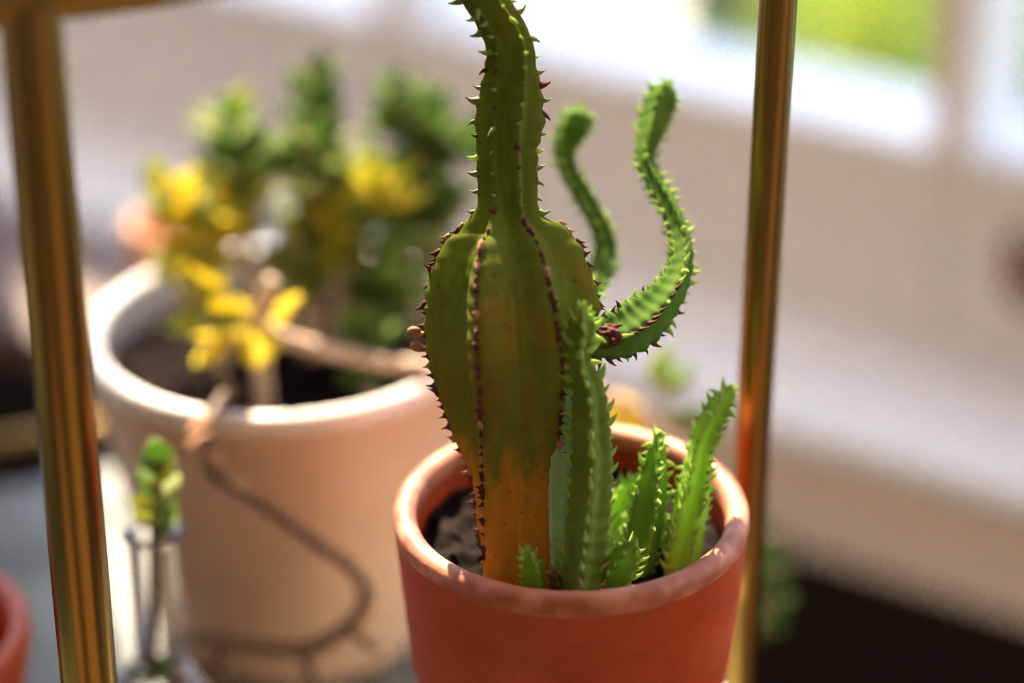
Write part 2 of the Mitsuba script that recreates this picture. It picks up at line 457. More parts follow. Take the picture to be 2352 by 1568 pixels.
# ------------------------------------------------------------------ brass plant stand with a stone shelf
SO = V3([-0.1373, -0.033])
e1, e2 = V3([0.94, 0.342]), V3([-0.342, 0.94])
def st(a, b):
    return SO + a * e1 + b * e2
POSTS = [(0.0037, 0.0, (0.0006, 0.0), 0.0078), (0.2056, 0.006, (0.003, 0.0), 0.0053), (-0.46, 0.0, (0, 0), 0.0066), (-0.46, 0.22, (0, 0), 0.0053)]
outline = Polygon([st(-0.49, -0.10), st(0.219, -0.10), st(0.219, 0.280), st(-0.49, 0.280)]).buffer(-0.012).buffer(0.012)
holes = outline
for a, b, _, RP in POSTS:
    holes = holes.difference(Point(*st(a, b)).buffer(RP + 0.0012))
stand = 'plant_stand'
sub(stand, 'shelf', prism(holes, -0.010, 0.0), 'mat_green_marble', 30)
RAILZ = 0.2930
for a, b, lean, RP in POSTS:
    p = st(a, b)
    q = V3([[p[0], p[1], FLOOR, RP], [p[0], p[1], 0.0, RP], [p[0] + lean[0], p[1] + lean[1], RAILZ, RP]])
    sub(stand, 'post', tube(q, 24, 30)[0], 'mat_brass')
    ring = lathe([(RP + 0.0003, 0.0005), (RP + 0.0028, 0.0005), (RP + 0.0028, 0.005), (RP + 0.0003, 0.005)] + [(RP + 0.0003, 0.0005)], 28, (p[0], p[1], 0), False)
    sub(stand, 'collar', ring, 'mat_brass', 30)
def bar(p, q, r, m='mat_brass', name='rail'):
    p, q = V3(p), V3(q)
    return sub(stand, name, tube(V3([[*p, r], [*(0.5 * (p + q)), r], [*q, r]]), 16, 4)[0], m)
tops = [V3([*st(a, b), RAILZ]) + V3([*l, 0]) for a, b, l, _ in POSTS]
for i, j in ((0, 1), (0, 2), (2, 3)):
    bar(tops[i], tops[j], 0.0058)
g = [V3([*st(a, b), 0.026]) for a, b in ((0.212, 0.269), (-0.46, 0.269))]
bar(g[0], g[1], 0.0035)
for a in (-0.46, -0.30, -0.13, 0.05, 0.212):
    bar([*st(a, 0.269), 0.0], [*st(a, 0.269), 0.026], 0.0028, name='rail_foot')
say(stand, 'brass plant stand with round posts and a grey green stone shelf', 'plant stand')

# ------------------------------------------------------------------ dark cabinet left below the sill
def wallp(s_, h_):
    return BASE + s_ * U0 + h_ * N0
cab = 'low_cabinet'
def wq(s0, s1, h0, h1):
    q = [wallp(s0, h0), wallp(s1, h0), wallp(s1, h1), wallp(s0, h1)]
    p_ = Polygon(q)
    return p_ if p_.exterior.is_ccw else Polygon(q[::-1])
def walnut(p, n, uv):
    a = fb(p.x * 30, p.y * 90, p.z * 90, 3)
    return mix((0.11, 0.070, 0.058), (0.18, 0.115, 0.095), a)
scene['mat_walnut'] = P(base_color=proc(walnut), roughness=0.5, specular=0.35)
sub(cab, 'body', prism(wq(0.26, 0.70, -0.205, -0.116), FLOOR, -0.062), 'mat_dark_panel', False)  # near-black body: shade on the cabinet front put into its colour
sub(cab, 'top', prism(wq(0.255, 0.705, -0.215, -0.1155), -0.0615, -0.046), 'mat_walnut', False)
say(cab, 'dark brown wooden cabinet left of the white pot, its top just below the sill', 'cabinet')

# ------------------------------------------------------------------ pots
RIM = 0.1324
def pot_profile(r_top, r_bot, z0, z1, wall, corner_r, lip=0.0):
    out = [(0, z0)] + arc(r_bot - corner_r, z0 + corner_r, corner_r, -90, -6, 8)
    out += [(r_bot + (r_top - r_bot) * t, z0 + corner_r + (z1 - 0.006 - z0 - corner_r) * t) for t in (0.25, 0.5, 0.75, 1.0)]
    h = wall / 2
    out += arc(r_top + lip - h, z1 - h, h, 0, 180, 12)
    ri = r_top - wall
    out += [(ri, z1 - 0.02), (r_bot - wall + 0.001, z0 + corner_r)] + [(r_bot - wall - 0.006, z0 + wall), (0, z0 + wall)]
    return out

ped = put('pedestal_dish', lathe([(0, 0.0004), (0.040, 0.0004), (0.041, 0.001), (0.036, 0.012), (0.033, 0.03), (0.037, 0.054)] + arc(0.0405, 0.0645, 0.002, -60, 90, 6) + [(0.0395, 0.0666), (0, 0.0666)], 96, (0.0045, -0.001, 0)), 'mat_cream_stoneware', 35)
say(ped, 'cream stoneware pedestal under the terracotta pot', 'pedestal')
tp_ = 'terracotta_pot'
_prof = pot_profile(0.0497, 0.0462, 0.0670, RIM, 0.0064, 0.019, 0.0002)
_cut = 13                                     # the last outside point below the rounded lip
sub(tp_, 'body', lathe(_prof[:_cut] + [(0.0485, RIM - 0.0055), (0.0450, RIM - 0.0055)] + _prof[_cut + 12:], 160), 'mat_terracotta', 35)
sub(tp_, 'rim', lathe([_prof[_cut - 1], (0.04995, RIM - 0.0045)] + _prof[_cut:_cut + 12] + [(0.0433, RIM - 0.0050), _prof[_cut - 1]], 160, (0, 0, 0), False), 'mat_terracotta_rim', 50)
labels[tp_ + '__rim'] = {'label': 'paler chalky rounded rim'}
say(tp_, 'sharp orange terracotta pot in front with a rounded rim, holding the cacti', 'plant pot')

def soil_mesh(c, r, z, bottom, seed, amp=0.0030):
    rr = np.linspace(0.02, 1, 48)
    a = np.arange(144) * 2 * np.pi / 144
    x, y = rr[:, None] * np.cos(a) * r, rr[:, None] * np.sin(a) * r
    p = np.stack([x, y, 0 * x], -1)
    hgt = z + amp * 2 * (meshkit.fbm(p * 330 + seed, 4, seed) - 0.5) + amp * 1.2 * (meshkit.noise(p * 170, seed) - 0.5)
    top_ = np.stack([x + c[0], y + c[1], hgt], -1)
    low = np.stack([x[-1:] * 0.86 + c[0], y[-1:] * 0.86 + c[1], 0 * x[-1:] + bottom], -1)
    return grid_mesh(np.concatenate([low, top_[::-1]]), cap0=True, cap1=True)

so = put('potting_soil', soil_mesh((0, 0), 0.0425, 0.1192, 0.095, 3), 'mat_soil', True)
say(so, 'dark crumbly soil inside the terracotta pot', 'soil', kind='stuff')

BC = V3([-0.0926, 0.1485])
bigp = 'blush_pot'
prof = pot_profile(0.066, 0.046, 0.0, 0.115, 0.0058, 0.008)
k_rim = 13
sub(bigp, 'body', lathe(pot_profile(0.0657, 0.047, 0.0004, 0.1105, 0.0052, 0.004), 128, (*BC, 0)), 'mat_blush_ceramic', 35)
rimp = [(0.0661, 0.1090)] + arc(0.0631, 0.1120, 0.0030, 0, 180, 12) + [(0.0601, 0.098), (0.0604, 0.098), (0.0604, 0.1085)]
sub(bigp, 'rim', lathe(rimp + [rimp[0]], 128, (*BC, 0), False), 'mat_white_glaze', 35)
labels[bigp + '__rim'] = {'label': 'white glazed rim'}
say(bigp, 'large blush ceramic pot with a white glazed rim behind the terracotta pot', 'plant pot')
so = put('potting_soil', soil_mesh(BC, 0.0570, 0.100, 0.085, 8, 0.0034), 'mat_soil', True)
say(so, 'dark soil inside the large blush pot under the succulents', 'soil', kind='stuff')

q = put('small_clay_pot', lathe(pot_profile(0.0168, 0.0140, 0.0004, 0.1165, 0.003, 0.006), 64, (-0.1385, 0.2285, 0)), 'mat_sunlit_clay', 35)
say(q, 'narrow terracotta pot behind the blush pot, just showing left of the yellow leaves', 'plant pot')
q = put('clay_pot', lathe(pot_profile(0.046, 0.036, 0.0004, 0.066, 0.006, 0.010), 96, (-0.2105, 0.040, 0)), 'mat_terracotta', 35)
say(q, 'terracotta pot cut off by the bottom left corner, left of the brass post', 'plant pot')

# ------------------------------------------------------------------ ribbed plants
def tooth_mesh(hook=0.5):
    """unit tooth: grows along +z, bends towards +x; wide base along x"""
    h = np.linspace(0, 1, 5)
    w = (1 - h) ** 1.1
    a = np.arange(6) * 2 * np.pi / 6
    cx = hook * h**2
    Pp = np.stack([cx[:, None] + 0.27 * w[:, None] * np.cos(a), 0.17 * w[:, None] * np.sin(a), np.broadcast_to(h[:, None] * (1 - 0.25 * hook * h[:, None]), (5, 6))], -1)
    Pp[0, :, 2] = -0.25
    Pp[0, :, :2] *= 1.35
    return grid_mesh(Pp[:-1], cap0=False, cap1=True)

def thorn_mesh():
    """a short spike on a wide corky foot that runs along the ridge"""
    h = V3([-0.25, 0.0, 0.18, 0.36, 0.62, 1.0])
    w = V3([1.15, 1.0, 0.72, 0.36, 0.2, 0.04])
    a = np.arange(7) * 2 * np.pi / 7
    Pp = np.stack([0.10 * h[:, None] ** 2 + 0.52 * w[:, None] * np.cos(a), 0.34 * w[:, None] * np.sin(a), np.broadcast_to(h[:, None], (6, 7))], -1)
    return grid_mesh(Pp, cap0=False, cap1=True)

TOOTH, THORN = tooth_mesh(0.6), thorn_mesh()
PLY = {}
def tooth_ply(kind, mat):
    if (kind, mat) not in PLY:
        PLY[kind, mat] = mikit.ply(TOOTH if kind == 'tooth' else THORN, mat, smooth=True)
    return PLY[kind, mat]

def ribbed(path, radius, angles, valley, power=1.6, segs=120, ref=(0, -1, 0), wob=0.0, seed=0, crease=0.0):
    """path (n,3); radius (n,k) per rib; angles (n,k) degrees per rib, from the front, + to the right; valley (n,) share of the radius between ribs, or (n,k+1) per gap from behind round by the left.
    Returns (mesh, ridge points (n,k,3), outward (n,k,3), tangent (n,3))."""
    n, k = radius.shape
    t, A, B = frames(path, ref)
    B = -B if B[0] @ V3([1, 0, 0]) < 0 else B
    th = np.linspace(-180, 180, segs, endpoint=False)
    r = np.zeros((n, segs))
    for i in range(n):
        o = np.argsort(angles[i])
        an, ra = angles[i][o], radius[i][o]
        an, ra = np.concatenate([[an[-1] - 360], an, [an[0] + 360]]), np.concatenate([[ra[-1]], ra, [ra[0]]])
        j = np.clip(np.searchsorted(an, th, side='right') - 1, 0, len(an) - 2)
        f = (th - an[j]) / (an[j + 1] - an[j])
        w = (0.5 + 0.5 * np.cos(2 * np.pi * f)) ** power
        base_ = ra[j] * (1 - f) + ra[j + 1] * f
        low = base_ * (valley[i] if np.ndim(valley[i]) == 0 else valley[i][j])
        r[i] = (low + (base_ - low) * w) * (1 - crease * np.exp(-((f - 0.5) / 0.035) ** 2))
    tr = np.radians(th)
    d = np.cos(tr)[None, :, None] * A[:, None] + np.sin(tr)[None, :, None] * B[:, None]
    if wob:
        q = path[:, None] + r[..., None] * d
        r = r * (1 + wob * 2 * (meshkit.fbm(q * 220 + seed, 3, seed) - 0.5))
    Pp = path[:, None] + r[..., None] * d
    flip = np.cross(d[0, 0], d[0, 1]) @ t[0] < 0
    m = grid_mesh(Pp[:, ::-1] if flip else Pp)
    ar = np.radians(angles)
    out = np.cos(ar)[..., None] * A[:, None] + np.sin(ar)[..., None] * B[:, None]
    return m, path[:, None] + radius[..., None] * out, out, t

def teeth_along(holder, name, pts, out, tang, step, size, kind, mat, r, start=0.0, stop=1.0, lean=0.0, keep=1.0, jitter=0.2, colours=None):
    """teeth along one ridge: pts (n,3)"""
    seg = np.linalg.norm(np.diff(pts, axis=0), axis=1)
    L = np.concatenate([[0], np.cumsum(seg)])
    s = L[-1] * start + step * r.random()
    res = []
    while s < L[-1] * stop:
        if r.random() < keep:
            p = V3([np.interp(s, L, pts[:, c]) for c in range(3)])
            o = unit(V3([np.interp(s, L, out[:, c]) for c in range(3)]))
            tg = unit(V3([np.interp(s, L, tang[:, c]) for c in range(3)]))
            z = unit(o + lean * tg + jitter * 0.8 * (r.random(3) - 0.5))
            x = unit(tg - z * (tg @ z)) * (1 if r.random() < 0.75 else -1)
            sz = (size(s / L[-1]) if callable(size) else size) * (0.6 + 0.8 * r.random())
            m = matrix(x * sz, np.cross(z, x) * sz, z * sz, p - 0.05 * sz * z)
            mt = colours(r, s / L[-1]) if colours else mat
            res.append((m, mt))
        s += step * (1 + jitter * (r.random() - 0.5) * 1.6)
    return res

def add_teeth(holder, name, kind, found, limit=300):
    for m, mt in found[:limit]:
        part(holder, name, {**tooth_ply(kind, mt), 'to_world': T4(m)})
    return len(found)

# --- the tall cactus
def col(tab, i):
    return V3([row[i] for row in tab], float)
# z (mm), axis x and y, then radii of the ribs (mm): left, front left, front right, right, back right, back left; then the angles of left, front left, front right, right
BODY = [
 (114.0, -14.8, -22.3, 8.4, 11.6, 11.6, 9, 10, 10, -95, -54, 60, 100),
 (125.4, -15.0, -16.6, 9.6, 11.8, 11.8, 9.6, 10.5, 10.5, -94, -53, 58, 98),
 (133.8, -15.2, -12.3, 11.2, 11.9, 12, 10.2, 11, 11, -92, -52, 56, 95),
 (144.6, -15.3, -8.4, 12.2, 12.6, 12.8, 12, 12.5, 12.5, -90, -48, 54, 92),
 (156.4, -15.5, -4.2, 17.2, 15, 15.8, 14.5, 15.5, 16.5, -88, -38, 48, 90),
 (167.6, -15.8, -0.2, 20.8, 18.8, 19.4, 18.2, 18.5, 19.5, -88, -30, 41, 90),
 (178.8, -16.2, 3.8, 23.6, 22.4, 22.2, 22.6, 22, 22.5, -87, -25, 36, 90),
 (184.1, -16.4, 5.7, 24, 23.4, 23, 23.8, 23, 23, -87, -24, 33, 90),
 (190.2, -16.3, 7.9, 24, 23.2, 22.4, 24, 23.2, 23.2, -87, -24, 31, 90),
 (196.4, -16.5, 10.1, 23, 22.2, 21, 22.8, 22.4, 22.6, -87, -25, 30, 90),
 (201.8, -16.5, 12.0, 21.4, 20.2, 19, 20.6, 20.6, 21, -86, -26, 29, 90),
 (206.2, -16.7, 13.6, 19.2, 17.6, 16.4, 18.2, 18, 18.6, -86, -27, 28, 90),
 (209.8, -16.9, 14.9, 16, 14, 12.2, 15, 15, 15.6, -86, -28, 28, 90),
 (211.7, -17.1, 15.5, 13.2, 11.2, 9.6, 11.6, 12.4, 13.2, -86, -28, 28, 90),
 (213.9, -17.2, 16.3, 10.2, 8.8, 8.2, 8.8, 9.6, 10.4, -86, -28, 28, 90),
 (218.0, -17.3, 17.8, 8.2, 7.4, 7.4, 8, 7.8, 8.2, -86, -30, 28, 90),
 (224.4, -17.5, 20.1, 8.3, 7, 7.4, 8.3, 7.4, 7.4, -87, -32, 26, 90),
 (230.8, -17.6, 22.3, 8.2, 6.6, 7.6, 8.4, 7, 7, -88, -36, 24, 92),
 (237.3, -16.9, 24.6, 9.4, 6.2, 8.2, 9.6, 7, 7, -88, -38, 20, 95),
 (242.9, -16.5, 26.6, 9, 6, 8.4, 9, 7, 7, -86, -40, 24, 98),
 (248.5, -16.4, 28.6, 7.6, 6.2, 8, 7.8, 7, 7, -84, -40, 28, 100),
 (255.1, -16.4, 30.9, 6.4, 6, 7.6, 6.6, 6.6, 6.6, -82, -36, 30, 100),
 (261.8, -19.0, 33.3, 6, 5.8, 7, 6.2, 6, 6, -82, -34, 30, 100),
 (266.6, -22.0, 35.0, 5.6, 5.6, 6.6, 5.8, 5.6, 5.6, -82, -34, 28, 98),
 (274.3, -27.7, 37.7, 5.4, 5.4, 6, 5.4, 5.4, 5.4, -84, -32, 28, 95),
 (281.1, -32.9, 40.1, 4.8, 4.8, 5.2, 4.8, 4.8, 4.8, -86, -30, 28, 92),
 (288.9, -38.4, 42.8, 3.6, 3.6, 3.8, 3.6, 3.6, 3.6, -88, -30, 28, 90),
 (292.8, -40.6, 44.2, 1.2, 1.2, 1.2, 1.2, 1.2, 1.2, -88, -30, 28, 90)]
NB = 260
zt = col(BODY, 0)
zz = np.linspace(zt[0], zt[-1], NB)
def interp_smooth(x, xp, fp):
    from scipy.interpolate import PchipInterpolator
    return PchipInterpolator(xp, fp)(x)
path = np.stack([interp_smooth(zz, zt, col(BODY, 1)), interp_smooth(zz, zt, col(BODY, 2)), zz], 1) / 1000
rad = np.stack([interp_smooth(zz, zt, col(BODY, 3 + i)) for i in range(6)], 1) / 1000
ang = np.stack([interp_smooth(zz, zt, col(BODY, 9 + i)) for i in range(4)] + [np.full(NB, 148.0), np.full(NB, -150.0)], 1)
val = np.interp(zz, [114, 145, 168, 189, 202, 210, 214, 221, 234, 272, 292], [0.88, 0.84, 0.80, 0.78, 0.72, 0.62, 0.60, 0.66, 0.62, 0.62, 0.8])
gap = V3([1.0, 0.92, 0.86, 1.03, 0.88, 0.95, 1.0])
val = val[:, None] * (1 + (gap - 1) * np.clip((zz[:, None] - 130) / 30, 0, 1))
cactus = 'tall_cactus'
r_ = np.random.default_rng(11)
wobble = 1 + 0.015 * np.sin(zz[:, None] * 1.3 + np.arange(6)[None] * 2.0) * (zz[:, None] > 170) + 0.03 * np.sin(zz[:, None] * 1.15 + np.arange(6)[None] * 1.3) * (zz[:, None] > 221)
rad *= wobble
body, ridge, outw, tang = ribbed(path, rad, ang, val, 1.5, 288, wob=0.012, seed=5, crease=0.022)
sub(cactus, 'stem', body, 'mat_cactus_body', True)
low, high = zz < 212.5, zz >= 212.5
found_a, found_b, found_c = [], [], []
for i in range(6):
    n_ = 2.3 if i < 4 else 3.4
    f = teeth_along(cactus, 'thorn', ridge[low, i], outw[low, i], tang[low], n_ / 1000, 0.0022, 'thorn', 'mat_thorn_brown', r_, 0.10, 1.0, 0.0, 0.85, 0.9,
                    colours=lambda r, t: 'mat_thorn_tan' if r.random() < 0.18 else 'mat_thorn_brown')
    (found_a if i < 4 else found_c).extend(f)
    found_b += teeth_along(cactus, 'tooth', ridge[high, i], outw[high, i], tang[high], 0.0048, lambda t: 0.0031 + 0.0007 * t, 'tooth', 'mat_tooth_dark', r_, 0.0, 0.97, -0.15, 0.95, 0.35,
                           colours=lambda r, t: 'mat_tooth_green' if r.random() < 0.15 + 0.3 * t else 'mat_thorn_brown' if r.random() < 0.45 * (1 - t) else 'mat_tooth_dark')
add_teeth(cactus, 'thorn', 'thorn', found_a + found_c)
add_teeth(cactus, 'tooth', 'tooth', found_b)
say(cactus, 'tall dark green ribbed cactus with a swollen brown based body and thin curved top', 'cactus')

def shoot_geo(tab, ribs, valley, power, twist, n, phase=0.0, segs=72, ref=(0, -1, 0)):
    s = spline(V3(tab, float), n)
    p, r = s[:, :3] / 1000, s[:, 3] / 1000
    L = np.concatenate([[0], np.cumsum(np.linalg.norm(np.diff(p, axis=0), axis=1))])
    an = phase + np.arange(ribs) * 360 / ribs + (twist * L / L[-1])[:, None]
    an = (an + 180) % 360 - 180
    bumps_ = 1 + 0.06 * np.sin(L[:, None] * 1500 + np.arange(ribs) * 2.2)
    return ribbed(p, np.maximum(r[:, None] * bumps_, 2e-4), an, np.full(n, valley), power, segs, ref), L[-1]

def shoot(key, tab, ribs, label, valley=0.72, power=1.5, twist=25, step=3.4, size=3.2, phase=0.0, mat='mat_young_stem', tooth='mat_tooth_green', seed=0, lean=0.35, parent=None, name=None, crown=1.0, tstart=0.03, cols=None, group=None):
    r = np.random.default_rng(seed)
    (m, rg, ow, tg), L = shoot_geo(tab, ribs, valley, power, twist, 110, phase)
    holder = parent or numbered(key)
    if parent:
        holder = sub(parent, name, m, mat, True)
    else:
        sub(holder, 'stem', m, mat, True)
    found = []
    for i in range(ribs):
        # ridge index may swap sides as it twists; follow the same rib
        found += teeth_along(holder, 'tooth', rg[:, i], ow[:, i], tg, step / 1000, size / 1000, 'tooth', tooth, r, tstart, 0.985, lean, 0.96, 0.3, cols)
    if crown:
        tip, up_ = rg[-1].mean(0), tg[-1]
        A = unit(np.cross(up_, [0.3, 0.9, 0.2])); B = np.cross(up_, A)
        for q in range(11):
            a = 2 * math.pi * q / (6 if q < 6 else 5) + seed + (0.4 if q < 6 else 0)
            z = unit(math.cos(a) * A + math.sin(a) * B + (0.35 if q < 6 else 1.3) * up_)
            x = unit(up_ - z * (up_ @ z))
            sz = size / 1000 * crown
            found.append((matrix(x * sz, np.cross(z, x) * sz, z * sz, tip - up_ * (0.0022 if q < 6 else 0.0010) + z * 0.0004), tooth))
    add_teeth(holder, 'tooth', 'tooth', found)
    if not parent:
        say(holder, label, 'cactus', group)
    return holder

def scar_cols(r, t):
    return 'mat_thorn_brown' if r.random() < 0.75 * max(0, 0.42 - t) / 0.42 else 'mat_tooth_green'

ARM1 = [(2.5, -4.2, 186.1, 5.0), (8.3, -0.7, 185.2, 6.4), (13.7, 3.0, 184.9, 7.4), (19.3, 7.6, 186.4, 7.2), (24.9, 13.0, 189.5, 5.7), (28.8, 18.7, 193.0, 4.3), (30.7, 24.6, 197.1, 3.5), (30.1, 30.6, 201.3, 3.1), (27.5, 37.2, 206.7, 2.9), (24.1, 43.4, 211.2, 2.7), (21.4, 49.3, 215.1, 2.8), (22.5, 55.1, 219.1, 3.6), (25.1, 61.3, 223.6, 4.7), (27.1, 65.2, 227.6, 4.9), (28.3, 66.7, 230.5, 3.4), (28.9, 67.5, 231.9, 0.9)]
ARM2 = [(-7.4, 8.8, 182.9, 3.1), (1.3, 23.4, 180.8, 3.2), (8.0, 39.7, 181.8, 3.4), (10.8, 55.7, 182.3, 3.5), (10.5, 58.6, 188.1, 3.2), (7.7, 61.4, 193.6, 2.9), (4.0, 64.4, 199.4, 2.8), (0.6, 66.9, 204.4, 2.8), (-0.6, 69.5, 209.5, 3.1), (0.6, 71.8, 214.0, 4.3), (2.8, 73.5, 217.4, 5.0), (3.6, 74.7, 219.7, 4.0), (3.9, 75.4, 221.0, 1.2)]
shoot('arm', ARM1, 5, None, 0.80, 1.4, 60, 3.3, 3.1, 20, mat='mat_arm', seed=21, parent=cactus, name='arm', cols=scar_cols, lean=0.2)
def lump(centre, r, seed, stretch=(1, 1, 1)):
    m = trimesh.creation.icosphere(3, 1.0)
    v = np.array(m.vertices)
    k = 0.55 + 0.9 * meshkit.fbm(v * 2.2 + seed * 3.1, 3, seed)
    return trimesh.Trimesh(v * k[:, None] * V3(stretch) * r + V3(centre), m.faces, process=False)

sub(cactus, 'corky_joint', lump((0.0088, -0.0032, 0.1870), 0.0037, 3, (1.3, 1, 0.9)), 'mat_thorn_brown', True)
labels[cactus + '__corky_joint'] = {'label': 'dark corky scar at the joint of the arm'}
for i_, p_ in enumerate(((-0.0428, 0.0082, 0.1818), (-0.0420, 0.0064, 0.1780))):
    pts_ = [(*(V3(p_) + V3([0.0030, 0, -0.0002])), 0.0007), (*p_, 0.0010), (*(V3(p_) + V3([-0.0012, -0.0006, 0.0012])), 0.0013), (*(V3(p_) + V3([0.0002, -0.0014, 0.0018])), 0.0010), (*(V3(p_) + V3([0.0010, -0.0010, 0.0008])), 0.0006)]
    sub(cactus, 'dried_bud', tube(V3(pts_), 8, 30, bumps=0.3, seed=i_)[0], 'mat_thorn_tan', True)
shoot('arm', ARM2, 5, None, 0.82, 1.4, 40, 4.2, 2.9, 10, mat='mat_arm', seed=22, parent=cactus, name='arm', cols=scar_cols, lean=0.2)

S1 = [(1.1, -36.6, 122.3, 5.4), (3.3, -30.3, 137.3, 5.7), (4.7, -23.2, 153.6, 5.7), (4.7, -18.9, 164.6, 5.3), (4.0, -14.5, 175.5, 4.5), (2.1, -12.9, 181.2, 3.6), (1.5, -11.7, 185.9, 3.0), (2.1, -10.6, 190.5, 3.7), (2.1, -10.0, 194.1, 3.5), (2.1, -10.1, 196.5, 2.2)]
shoot('spiny_stem', S1, 4, 'tall green toothed stem right in front of the big cactus, starry at its tip', 0.60, 1.3, 14, 4.3, 4.2, 78, mat='mat_old_stem', crown=1.5, seed=31, cols=lambda r, t: 'mat_thorn_tan' if t < 0.14 and r.random() < 0.4 else 'mat_tooth_green')
SM = [(-3.4, -29.4, 124.0, 3.1), (-4.0, -21.0, 140.5, 3.4), (-3.6, -15.6, 151.1, 3.6), (-2.0, -10.3, 161.6, 3.2), (-0.6, -6.5, 169.0, 2.2), (0.2, -4.9, 172.2, 0.7)]  # separate stem standing in for a skylit rib of the tall stem
shoot('spiny_stem', SM, 4, 'pale stem added for a skylit rib between the big cactus and the tall toothed stem', 0.72, 1.4, 0, 3.2, 1.4, 45, mat='mat_skylit_mint', tooth='mat_skylit_mint', seed=32, lean=0.0)
S2 = [(29.0, -18.3, 116.6, 5.1), (32.1, -9.6, 131.6, 5.2), (34.7, -3.4, 141.9, 4.6), (36.2, 1.2, 149.0, 3.8), (38.6, 4.7, 154.0, 4.0), (41.7, 8.2, 159.0, 3.4), (44.2, 10.5, 161.6, 2.0), (45.3, 11.7, 162.2, 0.7)]
shoot('spiny_stem', S2, 5, 'bright green toothed stem leaning right over the pot rim towards the brass post', 0.68, 1.4, 40, 2.8, 3.3, 10, mat='mat_thin_stem', seed=33)
S3 = [(17.6, -15.2, 118.1, 4.6), (20.1, -9.7, 128.9, 5.1), (22.0, -4.8, 138.6, 4.8), (23.3, -0.9, 146.1, 3.6), (24.2, 1.8, 151.5, 1.7), (24.4, 3.0, 153.9, 0.4)]
shoot('spiny_stem', S3, 4, 'dark green pointed stem second from the right in the terracotta pot', 0.66, 1.5, 10, 2.8, 3.2, -80, seed=34, crown=0)
S4 = [(10.4, -4.0, 115.9, 6.2), (12.9, 0.3, 124.3, 6.3), (15.8, 3.6, 130.9, 5.4), (17.7, 5.6, 134.7, 3.6), (18.9, 6.7, 136.9, 1.2)]
shoot('spiny_stem', S4, 5, 'plump yellow green stem half hidden behind the dark pointed stem', 0.74, 1.4, 20, 3.6, 2.6, 0, mat='mat_thin_stem', seed=35)
S5 = [(8.6, -31.0, 117.5, 4.5), (12.0, -31.0, 128.7, 5.0), (14.3, -31.0, 133.7, 4.2), (15.4, -31.0, 136.6, 2.5), (16.0, -31.0, 138.3, 0.9)]
shoot('spiny_stem', S5, 5, 'short stubby green stem with a starry tip just right of the tall toothed stem', 0.72, 1.4, 20, 3.2, 3.2, 20, seed=36)
S6 = [(-10.6, -33.0, 117.7, 2.6), (-11.0, -33.0, 127.3, 3.2), (-11.8, -33.0, 132.1, 2.9), (-12.3, -33.0, 135.6, 2.0), (-12.5, -33.0, 137.5, 0.7)]
shoot('spiny_stem', S6, 4, 'tiny yellow green sprout at the foot of the big cactus near the front rim', 0.72, 1.4, 20, 2.8, 2.8, 20, mat='mat_thin_stem', seed=37)
S7 = [(-5.1, -34.0, 117.7, 1.9), (-5.1, -34.0, 126.6, 2.1), (-5.7, -34.0, 130.3, 1.4), (-5.9, -34.0, 132.1, 0.5)]
shoot('spiny_stem', S7, 4, 'small brown withered sprout between the tiny sprout and the tall toothed stem', 0.72, 1.4, 20, 2.8, 2.2, 20, mat='mat_vine', tooth='mat_thorn_tan', seed=38)

# ------------------------------------------------------------------ leafy succulents in the blush pot
def leaf_mesh():
    """thick obovate leaf, unit length along +x, face up +z"""
    t = np.linspace(0, 1, 9)
    w = 0.30 * np.sin(np.pi * t ** 0.8) ** 0.7 + 0.02
    w[-1] = 0.01
    th = 0.09 * np.sin(np.pi * np.clip(t, 0.03, 0.97)) ** 0.6
    a = np.arange(10) * 2 * np.pi / 10
    bend = 0.12 * t**2
    Pp = np.stack([np.broadcast_to(t[:, None], (9, 10)), w[:, None] * np.cos(a), th[:, None] * np.sin(a) + bend[:, None]], -1)
    return grid_mesh(Pp)

LEAF_MESH = leaf_mesh()
for k in LEAF:
    PLY['leaf', k] = mikit.ply(LEAF_MESH, 'mat_leaf_' + k, smooth=True)

def leaf(holder, o, d, L, colour, roll=0.0, width=1.0):
    x = unit(d)
    z = unit(V3([0, 0, 1]) - x * x[2] + 1e-6)
    y = np.cross(z, x)
    y, z = math.cos(roll) * y + math.sin(roll) * z, -math.sin(roll) * y + math.cos(roll) * z
    part(holder, 'leaf', {**PLY['leaf', colour], 'to_world': T4(matrix(x * L, y * L * width, z * L, o))})

